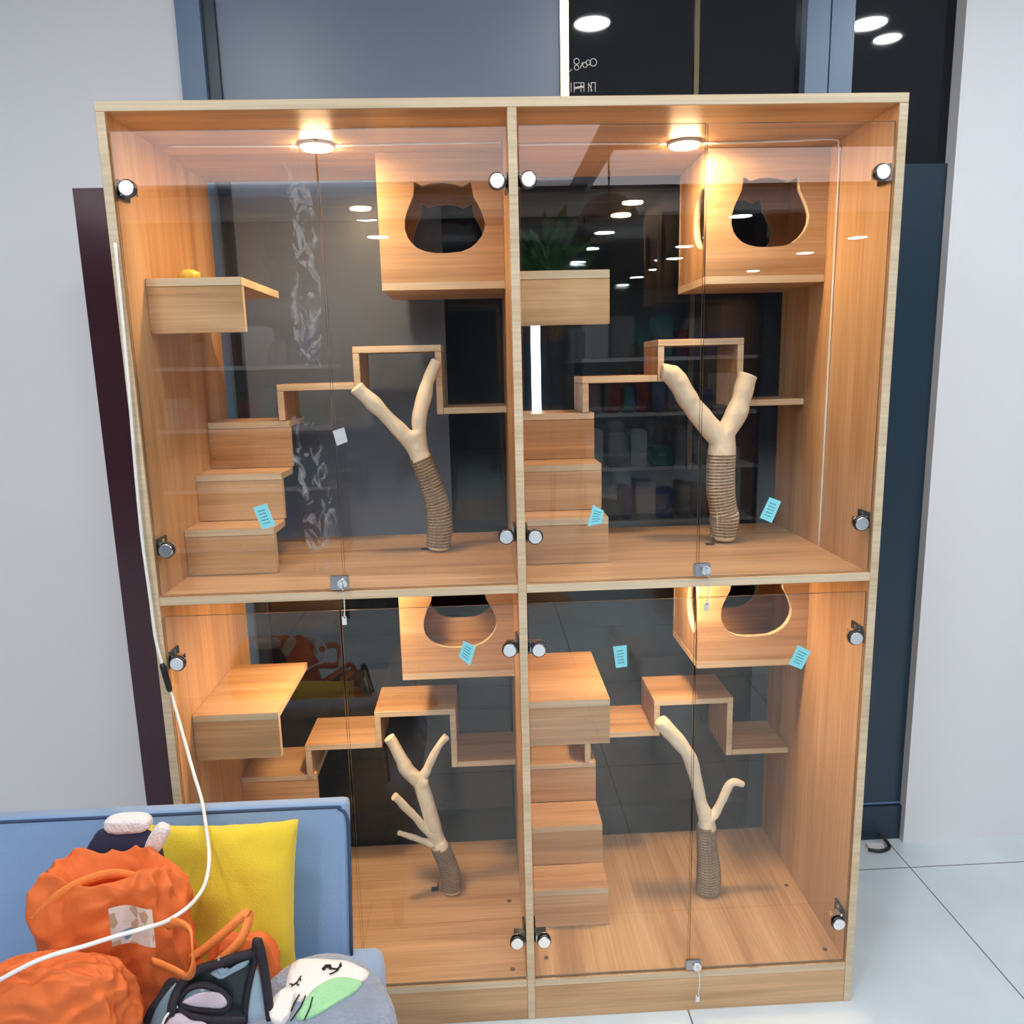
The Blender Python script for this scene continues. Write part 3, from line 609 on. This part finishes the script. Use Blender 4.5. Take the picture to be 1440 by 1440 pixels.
# little yellow toy on the upper left platform
bm = bmesh.new()
for k in range(20):
    a = 2*PI*k/20; r = .021+(.002 if k % 2 else 0)
    bm.verts.new((-.671+r*math.cos(a), .135+r*math.sin(a), 1.6985))
vs = list(bm.verts); top = [bm.verts.new((-.671+(v.co.x+.671)*.9, .135+(v.co.y-.135)*.9, 1.7125)) for v in vs]
tp2 = [bm.verts.new((-.671+(v.co.x+.671)*.5, .135+(v.co.y-.135)*.5, 1.717)) for v in vs]
bm.faces.new(vs); bm.faces.new(tp2)
for A, B in ((vs, top), (top, tp2)):
    for k in range(20): bm.faces.new((A[k], A[(k+1) % 20], B[(k+1) % 20], B[k]))
tag(obj('cat_toy', bm, plain('yellow_rubber', (.85, .55, .08), .5), None, True, origin=(-.671, .135, 1.6985)), 'small round yellow toy lying on the upper left perch platform', 'toy')

# vertical LED tube behind the cabinet
t = thing('led_tube', 'bright vertical LED tube behind the upper right compartment', 'light', (.083, BY+.02, 1.28))
bm = bmesh.new(); tube(bm, [(.083, BY+.018, 1.34), (.083, BY+.018, 1.64)], .0125, 12); obj('tube', bm, TUBE, t, True)
bm = bmesh.new(); tube(bm, [(.083, BY+.018, 1.325), (.083, BY+.018, 1.34)], .014, 12); tube(bm, [(.083, BY+.018, 1.64), (.083, BY+.018, 1.655)], .014, 12); obj('end_caps', bm, WHITEP, t)

# small white lettering on the dark shop glass above the cabinet
bm = bmesh.new(); yy = BY+.0335
def ring(cx, cz, r, w=.0022):
    tube(bm, [(cx+r*math.cos(a), yy, cz+r*math.sin(a)) for a in (2*PI*k/14 for k in range(14))], w/2, 5, closed=True)
def stroke(x0, z0, x1, z1, w=.0022): tube(bm, [(x0, yy, z0), (x1, yy, z1)], w/2, 5)
for k, (cx, cz, r) in enumerate(((.205, 2.287, .007), (.205, 2.272, .006), (.227, 2.278, .006), (.236, 2.284, .006), (.249, 2.284, .009))): ring(cx, cz, r)
stroke(.186, 2.262, .192, 2.268); stroke(.214, 2.27, .221, 2.285)
for x in (.190, .198, .216, .224, .236, .243, .254): stroke(x, 2.213, x, 2.235)
stroke(.198, 2.235, .224, 2.235); stroke(.200, 2.222, .224, 2.226, .006); stroke(.236, 2.234, .246, 2.215); stroke(.243, 2.235, .256, 2.235)
o = struct('window_1_lettering', bm, WHITEP)

# black bracket lying on the floor beside the cabinet
t = thing('floor_clip', 'small black clip lying on the tiles right of the cabinet', 'clip', (1.125, .545, 0))
bm = bmesh.new(); tube(bm, spline([(1.085, .555, .006), (1.12, .545, .006), (1.155, .56, .008), (1.15, .585, .02), (1.135, .59, .03)], 5), .0055, 8); obj('hook', bm, BLACKP, t, True)
bm = bmesh.new(); box(bm, 1.09, 1.14, .565, .58, .001, .012); obj('plate', bm, WHITEP, t)

# ------------------------------------------------------------------ sofa and the things on it
ZS = .45
def rbox(bm, c, hx, hy, hz, r=.03, rot=None, seg=4):
    b2 = bmesh.new(); box(b2, -hx, hx, -hy, hy, -hz, hz)
    bmesh.ops.bevel(b2, geom=list(b2.edges), offset=r, segments=seg, affect='EDGES', profile=.6)
    R = rot or Matrix.Identity(3)
    mp = {v: bm.verts.new(R @ v.co + Vector(c)) for v in b2.verts}
    for f in b2.faces: bm.faces.new([mp[v] for v in f.verts])
    b2.free()
sofa = thing('sofa', 'small light blue fabric sofa standing before the left half of the cabinet', 'sofa', (-.66, -.5, 0))
SX0, SX1 = -1.02, -.285
bm = bmesh.new(); rbox(bm, ((SX0+SX1)/2, -.58, ZS-.085), (SX1-SX0)/2, .31, .085, .035); obj('seat', bm, SOFA, sofa, True)
tilt = Matrix.Rotation(-math.atan2(.075, .30), 3, 'X')
bm = bmesh.new(); bc = Vector(((SX0-.352)/2, -.258, .539))
rbox(bm, bc, (-.343-SX0)/2, .022, .178, .013, tilt); obj('backrest', bm, SOFA, sofa, True)
def bp(x, zz, yy=-.022): return tuple(tilt @ Vector((x-bc.x, yy, zz)) + bc)
bm = bmesh.new(); xr = -.347
pp = [bp(SX0+.02, .170, -.0205), bp(-.7, .170, -.0205), bp(xr-.045, .170, -.0205), bp(xr-.015, .166, -.0205), bp(xr, .15, -.0205), bp(xr+.003, .1, -.0205), bp(xr+.003, -.1, -.0205)]
tube(bm, spline(pp, 6), .0032, 8); obj('piping', bm, SEAM, sofa, True)
bm = bmesh.new(); box(bm, SX0+.03, SX1-.03, -.86, -.30, .10, ZS-.172); obj('base_frame', bm, SOFA, sofa)
for x in (SX0+.06, SX1-.06):
    for y in (-.83, -.34):
        bm = bmesh.new(); tube(bm, [(x, y, .0), (x, y, .099)], lambda i: (.014, .02)[i], 12); obj('leg', bm, BLACKP, sofa)

# yellow cushion leaning on the backrest
def cushion(c, hw, hh, th, rot):
    bm = bmesh.new(); n = 26; g = {}
    for s in (1, -1):
        for i in range(n+1):
            for j in range(n+1):
                u, v = -1+2*i/n, -1+2*j/n
                if s == -1 and (i in (0, n) or j in (0, n)): g[(s, i, j)] = g[(1, i, j)]; continue
                e = (1-abs(u)**2.6)*(1-abs(v)**2.6)
                e = max(0, e)**.45
                pin = 1-.05*(1-abs(v)**2)*(abs(u)**3)
                pin2 = 1-.05*(1-abs(u)**2)*(abs(v)**3)
                w = .012*noise.noise(Vector((u*2.2, v*2.2, s*3)))*e+.004*noise.noise(Vector((u*7, v*7, s)))
                if s == 1 and u > .3 and v < -.2: w += .006*math.sin((u*1.3-v)*16)*e*(u-.3)*1.2
                p = Vector((u*hw*pin, -s*(th*e+w), v*hh*pin2))
                g[(s, i, j)] = bm.verts.new(rot @ p + Vector(c))
        for i in range(n):
            for j in range(n):
                q = [g[(s, i, j)], g[(s, i+1, j)], g[(s, i+1, j+1)], g[(s, i, j+1)]]
                try: bm.faces.new(q if s == 1 else q[::-1])
                except ValueError: pass
    return bm
rot = Matrix.Rotation(-.25, 3, 'X') @ Matrix.Rotation(.02, 3, 'Y')
bm = cushion((-.566, -.340, .594), .144, .143, .040, rot)
tag(obj('throw_cushion', bm, YELLOW, None, True, origin=(-.566, -.36, ZS)), 'plain bright yellow square cushion leaning on the blue sofa backrest', 'cushion')

# crumpled orange tote bags
def crumple(bm, c, hx, hy, hz, seed, amp=.02, p=3.0, top_open=False, n=150, m=110):
    rings = []
    for j in range(m+1):
        ph = -PI/2+PI*j/m; row = []
        for i in range(n):
            th = 2*PI*i/n
            def sp(v, e): return math.copysign(abs(v)**e, v)
            x = sp(math.cos(ph), .55)*sp(math.cos(th), .7); y = sp(math.cos(ph), .55)*sp(math.sin(th), .7); z = sp(math.sin(ph), .7)
            q = Vector((x, y, z))
            w = 1-2*abs(noise.noise(q*1.7+Vector((seed, 0, 0))))
            w2 = 1-2*abs(noise.noise(Vector((q.x*3.2+q.z, q.y*3.2, q.z*4.6-q.x*1.5))+Vector((seed*2, 5, 0))))
            w3 = 1-2*abs(noise.noise(Vector((q.x*6, q.y*6, q.z*10+q.x*4))+Vector((seed*3, 1, 4))))
            k = 1+amp*3.0*(w-.5)+amp*1.1*(w2-.5)+amp*.22*(w3-.5)
            if top_open and z > .6 and math.hypot(x, y) < .75: z -= (.75-math.hypot(x, y))*.9
            row.append(bm.verts.new((c[0]+x*hx*k, c[1]+y*hy*k, c[2]+z*hz*(1+amp*(w2-.5)))))
        rings.append(row)
    for A, B in zip(rings, rings[1:]):
        for i in range(n): bm.faces.new((A[i], A[(i+1) % n], B[(i+1) % n], B[i]))
    bm.faces.new(rings[0]); bm.faces.new(rings[-1])
def ribbon(bm, pts, w, wdir, th=.0015, n=6):
    ps = [Vector(p) for p in spline(pts, n)]; L = []
    for i, p in enumerate(ps):
        t = (ps[min(i+1, len(ps)-1)]-ps[max(i-1, 0)]).normalized()
        d = Vector(wdir); d = (d-t*d.dot(t)).normalized(); nn = t.cross(d)*th
        L.append([bm.verts.new(p+s*d*w/2+q*nn) for s, q in ((-1, -1), (1, -1), (1, 1), (-1, 1))])
    for A, B in zip(L, L[1:]):
        for k in range(4): bm.faces.new((A[k], A[(k+1) % 4], B[(k+1) % 4], B[k]))
    bm.faces.new(L[0]); bm.faces.new(L[-1])
t = thing('tote_bag', 'upright crumpled orange tote bag with a white printed patch at the sofa end', 'bag', (-.66, -.45, ZS))
bm = bmesh.new(); crumple(bm, (-.668, -.484, ZS+.178), .114, .058, .170, 3.3, .06, top_open=True); obj('bag_body', bm, ORANGE, t, True)
bm = bmesh.new(); ribbon(bm, [(-.75, -.525, .72), (-.70, -.52, .765), (-.64, -.50, .772), (-.588, -.49, .735), (-.566, -.50, .69)], .024, (0, -.3, 1)); obj('handle', bm, ORANGE2, t, True)
bm = bmesh.new()
for k in range(9):
    for j in range(7):
        x = -.628+.0080*k; z = .700+.009*j; y = -.560+.006*math.sin(k*.6)+.010*(j/6)
        bm.verts.new((x-.002*j*.3, y, z))
vs = list(bm.verts)
for k in range(8):
    for j in range(6): bm.faces.new((vs[k*7+j], vs[(k+1)*7+j], vs[(k+1)*7+j+1], vs[k*7+j+1]))
ex = bmesh.ops.solidify(bm, geom=list(bm.faces), thickness=.0015)
PRINT = plain('patch_print', (.62, .55, .42), .5)
m_, nt, b = mat('printed_patch')
tc = N(nt, 'ShaderNodeTexCoord'); vo = N(nt, 'ShaderNodeTexVoronoi'); vo.inputs['Scale'].default_value = 70
nt.links.new(tc.outputs['Object'], vo.inputs['Vector']); rr = N(nt, 'ShaderNodeValToRGB'); rr.color_ramp.interpolation = 'CONSTANT'
cols = ((0, (.80, .78, .74)), (.35, (.62, .50, .35)), (.5, (.86, .84, .82)), (.72, (.20, .45, .62)), (.80, (.85, .82, .78)), (.93, (.75, .25, .08)))
rr.color_ramp.elements[0].color = (*cols[0][1], 1)
rr.color_ramp.elements[1].position = cols[1][0]; rr.color_ramp.elements[1].color = (*cols[1][1], 1)
for p_, c_ in cols[2:]: e = rr.color_ramp.elements.new(p_); e.color = (*c_, 1)
nt.links.new(vo.outputs['Color'], rr.inputs['Fac']); nt.links.new(rr.outputs['Color'], b.inputs['Base Color']); b.inputs['Roughness'].default_value = .3
obj('printed_patch', bm, m_, t)
t = thing('tote_bag', 'slumped orange tote bag with looped handles in front of the upright one', 'bag', (-.63, -.56, ZS))
bm = bmesh.new(); crumple(bm, (-.690, -.604, ZS+.140), .102, .042, .128, 9.1, .065); obj('bag_body', bm, ORANGE, t, True)
bm = bmesh.new(); ribbon(bm, DATA['STRAP2'], .017, (.2, -.35, 1)); obj('handle', bm, ORANGE2, t, True)
bm = bmesh.new(); ribbon(bm, DATA['STRAP1'], .014, (.5, 0, -.8)); obj('handle', bm, ORANGE2, t, True)
bm = bmesh.new(); crumple(bm, (-.475, -.475, .555), .055, .022, .085, 4.4, .05, n=40, m=28); obj('bag_flap', bm, ORANGE, t, True)

# white-tipped plush toy peeking out behind the bag
t = thing('plush_toy', 'dark plush toy with white tips poking out behind the orange bags', 'toy', (-.66, -.40, ZS))
bm = bmesh.new(); crumple(bm, (-.672, -.408, .675), .062, .018, .118, 6.2, .03, n=36, m=26); obj('body', bm, plain('dark_navy_plush', (.03, .03, .07), .9), t, True)
bm = bmesh.new(); crumple(bm, (-.660, -.408, .800), .036, .016, .014, 1.2, .02, n=36, m=26); obj('paw', bm, FUR, t, True)
def rotv(bm, c, ang):
    R = Matrix.Rotation(ang, 3, 'Y')
    for v in bm.verts: v.co = R @ (v.co-Vector(c)) + Vector(c)
bm = bmesh.new(); crumple(bm, (-.609, -.426, .782), .013, .010, .028, 1.9, .02, n=36, m=26); rotv(bm, (-.609, -.426, .782), .55); obj('paw', bm, FUR, t, True)

# folded mesh pet carrier
t = thing('pet_carrier', 'black-trimmed mesh pet carrier bag with clear windows in front of the cushion', 'pet carrier', (-.50, -.56, ZS))
def psheet(name, pts, m_, th=.002, smooth=True, bulge=.004, label=None):
    P = [Vector(q) for q in spline(pts+[pts[0]], 4)[:-1]]; c = sum(P, Vector())/len(P); K = 5; L = len(P)
    bm = bmesh.new()
    rings = [[bm.verts.new(c.lerp(q, k/K)+Vector((0, -bulge*(1-(k/K)**2), 0))) for q in P] for k in range(1, K+1)]
    c0 = bm.verts.new(c+Vector((0, -bulge, 0)))
    for i in range(L): bm.faces.new((c0, rings[0][i], rings[0][(i+1) % L]))
    for A, B in zip(rings, rings[1:]):
        for i in range(L): bm.faces.new((A[i], A[(i+1) % L], B[(i+1) % L], B[i]))
    bmesh.ops.recalc_face_normals(bm, faces=bm.faces)
    bmesh.ops.solidify(bm, geom=list(bm.faces), thickness=th)
    return obj(name, bm, m_, t, smooth)
bm = bmesh.new()   # soft black body behind the windows
b2 = bmesh.new(); rbox(bm, (-.500, -.528, ZS+.062), .066, .020, .058, .018); b2.free()
obj('body', bm, NAVYF, t, True)
psheet('dark_mesh_panel', DATA['C_dark'], MESHD)
psheet('left_binding', DATA['C_left'], NAVYF)
psheet('left_window', DATA['C_left2'], MESHW)
psheet('painted_glint', DATA['C_glint'], MESHL, .001, bulge=.001)  # light streak on the dark mesh, painted as a pale sheet
psheet('window_pane', DATA['C_pane'], MESHW)
psheet('pink_lining', DATA['C_pink'], PINKP, bulge=.002)
psheet('pink_lining', DATA['C_pink2'], PINKP, bulge=.002)
psheet('side_window', DATA['C_side'], MESHL)
for nm, key, r_, m_ in (('rim_binding', 'C_rim', .0068, NAVYF), ('rim_binding', 'C_rimr', .0066, NAVYF), ('lower_binding', 'C_low', .0065, NAVYF), ('middle_binding', 'C_mid', .0040, NAVYF), ('apex_loop', 'C_ap', .0060, NAVYF), ('edge_trim', 'C_trim', .0030, MESHL), ('window_zip', 'C_wl', .0018, WHITEP)):
    bm = bmesh.new(); tube(bm, spline(DATA[key], 6), r_, 10); obj(nm, bm, m_, t, True)
bm = bmesh.new(); oo = spline(DATA['C_pane']+[DATA['C_pane'][0]], 5)[:-1]; tube(bm, oo, .0052, 8, closed=True); obj('window_ring', bm, NAVYF, t, True)

# round grey cat-face pillow
pc = Vector(DATA['PIL']); RX, RY, RT = .124, .150, .034
ang = math.radians(-52)
Rp = Matrix.Rotation(-ang*-1, 3, 'X')     # disc normal (-y) tilted upward
nrm = Vector((0, -math.cos(math.radians(70)), math.sin(math.radians(70)))); upv = Vector((0, math.sin(math.radians(70)), math.cos(math.radians(70))))
def pil(u, v, off=0):
    r = math.hypot(u, v); h = RT*max(0, 1-min(r, 1)**2.4)**.5
    return pc+Vector((1, 0, 0))*u*RX+upv*v*RY+nrm*(h+off)
t = thing('plush_pillow', 'round grey plush pillow with a sleepy white cat face and green cheek', 'pillow', (pc.x, pc.y, ZS))
bm = bmesh.new(); n = 48; m = 16; prev = None; fr_ = []; bk_ = []
for j in range(m+1):
    r = math.sin(PI/2*j/m)
    if j == 0: fr_.append([bm.verts.new(pil(0, 0))]); bk_.append([bm.verts.new(pc-nrm*RT)]); continue
    ring_f = []; ring_b = []
    for i in range(n):
        a = 2*PI*i/n; k = 1+.03*noise.noise(Vector((math.cos(a)*1.5, math.sin(a)*1.5, 2)))
        u, v = r*math.cos(a)*k, r*math.sin(a)*k
        pf = pil(u/k, v/k); pf += Vector((1, 0, 0))*(u-u/k)*RX
        ring_f.append(bm.verts.new(pf))
        h = pf-pc; ring_b.append(bm.verts.new(pf-nrm*2*h.dot(nrm)) if j < m else ring_f[-1])
    fr_.append(ring_f); bk_.append(ring_b)
for G in (fr_, bk_):
    for i in range(n): bm.faces.new((G[0][0], G[1][i], G[1][(i+1) % n]))
    for A, B in zip(G[1:], G[2:]):
        for i in range(n):
            try: bm.faces.new((A[i], A[(i+1) % n], B[(i+1) % n], B[i]))
            except ValueError: pass
obj('pillow_body', bm, GREYP, t, True)
def PX(x, y): return ((x-452)/101, (1443-y)/106)     # where each patch sits on the round face
def patch(name, poly, m_, off, th=.0015):
    bm = bmesh.new(); P = [PX(*p) for p in poly]
    P = [tuple(q) for q in spline(P+[P[0]], 5)[:-1]]
    cx, cy = sum(p[0] for p in P)/len(P), sum(p[1] for p in P)/len(P); K = 6
    rings = [[bm.verts.new(pil(cx+(x-cx)*k/K, cy+(y-cy)*k/K, off)) for x, y in P] for k in range(1, K+1)]
    c0 = bm.verts.new(pil(cx, cy, off)); L = len(P)
    for i in range(L): bm.faces.new((c0, rings[0][i], rings[0][(i+1) % L]))
    for A, B in zip(rings, rings[1:]):
        for i in range(L): bm.faces.new((A[i], A[(i+1) % L], B[(i+1) % L], B[i]))
    bot = [bm.verts.new(pil(x, y, -.002)) for x, y in P]
    for i in range(L): bm.faces.new((rings[-1][i], rings[-1][(i+1) % L], bot[(i+1) % L], bot[i]))
    return obj(name, bm, m_, t, True)
patch('white_face', [(412, 1345), (438, 1349), (462, 1352), (482, 1354), (498, 1360), (511, 1366), (506, 1378), (490, 1376), (470, 1378), (452, 1388), (440, 1398), (428, 1398), (416, 1392), (411, 1372)], FUR, .0030)
patch('green_cheek', [(436, 1408), (446, 1390), (460, 1380), (476, 1375), (492, 1376), (505, 1380), (497, 1392), (480, 1402), (462, 1412), (445, 1418), (433, 1416)], GREENP, .0036)
patch('white_paw', [(398, 1402), (405, 1392), (416, 1386), (426, 1392), (426, 1404), (424, 1416), (416, 1422), (404, 1417)], FUR, .012)
bm = bmesh.new()
def ln(pts, w=.0011): tube(bm, [tuple(pil(*PX(*p), .0052)) for p in pts], w, 6)
ln([(420, 1383), (426, 1379), (429, 1372)]); ln([(425, 1380), (429, 1383)]); ln([(421, 1381), (417, 1380)]); ln([(428, 1374), (430, 1377)])
obj('closed_eye', bm, THREAD, t, True)
bm = bmesh.new()
ln([(455, 1366), (458, 1362), (463, 1362), (464, 1365)], .0026); ln([(464, 1365), (472, 1366), (477, 1362), (475, 1358)], .0013); ln([(475, 1360), (474, 1367), (468, 1371), (464, 1372)])
obj('open_eye', bm, THREAD, t, True)
bm = bmesh.new()
ln([(432, 1393), (428, 1402), (426, 1410)]); ln([(440, 1395), (437, 1406), (428, 1420)]); ln([(449, 1397), (448, 1408), (444, 1420)])
obj('whiskers', bm, THREAD, t, True)

# white power cable with a black joint hanging down the cabinet front onto the sofa
cb = thing('power_cable', 'white power cable with a black joint hanging down the left cabinet edge', 'cable', DATA['CABLE'][0])
bm = bmesh.new(); cps = spline([(-.752, -.010, 1.75), (-.754, -.011, 1.6)]+DATA['CABLE'][:7]+DATA['CABLE2']+DATA['CABLE'][10:], 8); tube(bm, cps, .0031, 8); obj('cord', bm, WHITEP, cb, True)
bm = bmesh.new(); A = Vector((-.7505, -.0155, .918)); B = Vector((-.7400, -.0160, .856)); tube(bm, [tuple(A), tuple(A.lerp(B, .1)), tuple(A.lerp(B, .9)), tuple(B)], lambda i: (.004, .0062, .0062, .004)[i], 10); obj('joint', bm, BLACKP, cb, True)

# ------------------------------------------------------------------ camera, world, view
cam = bpy.data.cameras.new('camera'); co = bpy.data.objects.new('camera', cam); COL.objects.link(co)
C_ = DATA['CAM']; r_, u_, w_ = Vector(C_['r']), Vector(C_['u']), Vector(C_['w'])
M = Matrix.Identity(4)
for i in range(3): M[i][0], M[i][1], M[i][2], M[i][3] = r_[i], u_[i], -w_[i], C_['loc'][i]
co.matrix_world = M
cam.sensor_width = 36; cam.sensor_fit = 'HORIZONTAL'; cam.lens = 1083.5/1440*36; cam.clip_start = .02
sc.camera = co
w = bpy.data.worlds.new('world'); sc.world = w; w.use_nodes = True
w.node_tree.nodes['Background'].inputs['Color'].default_value = (.5, .55, .6, 1)
w.node_tree.nodes['Background'].inputs['Strength'].default_value = .05
sc.view_settings.view_transform = 'Standard'; sc.view_settings.look = 'None'; sc.view_settings.gamma = 1
sc.view_settings.use_curve_mapping = False; sc.view_settings.exposure = 0
sc.cycles.transparent_max_bounces = 16
sc.cycles.max_bounces = 8
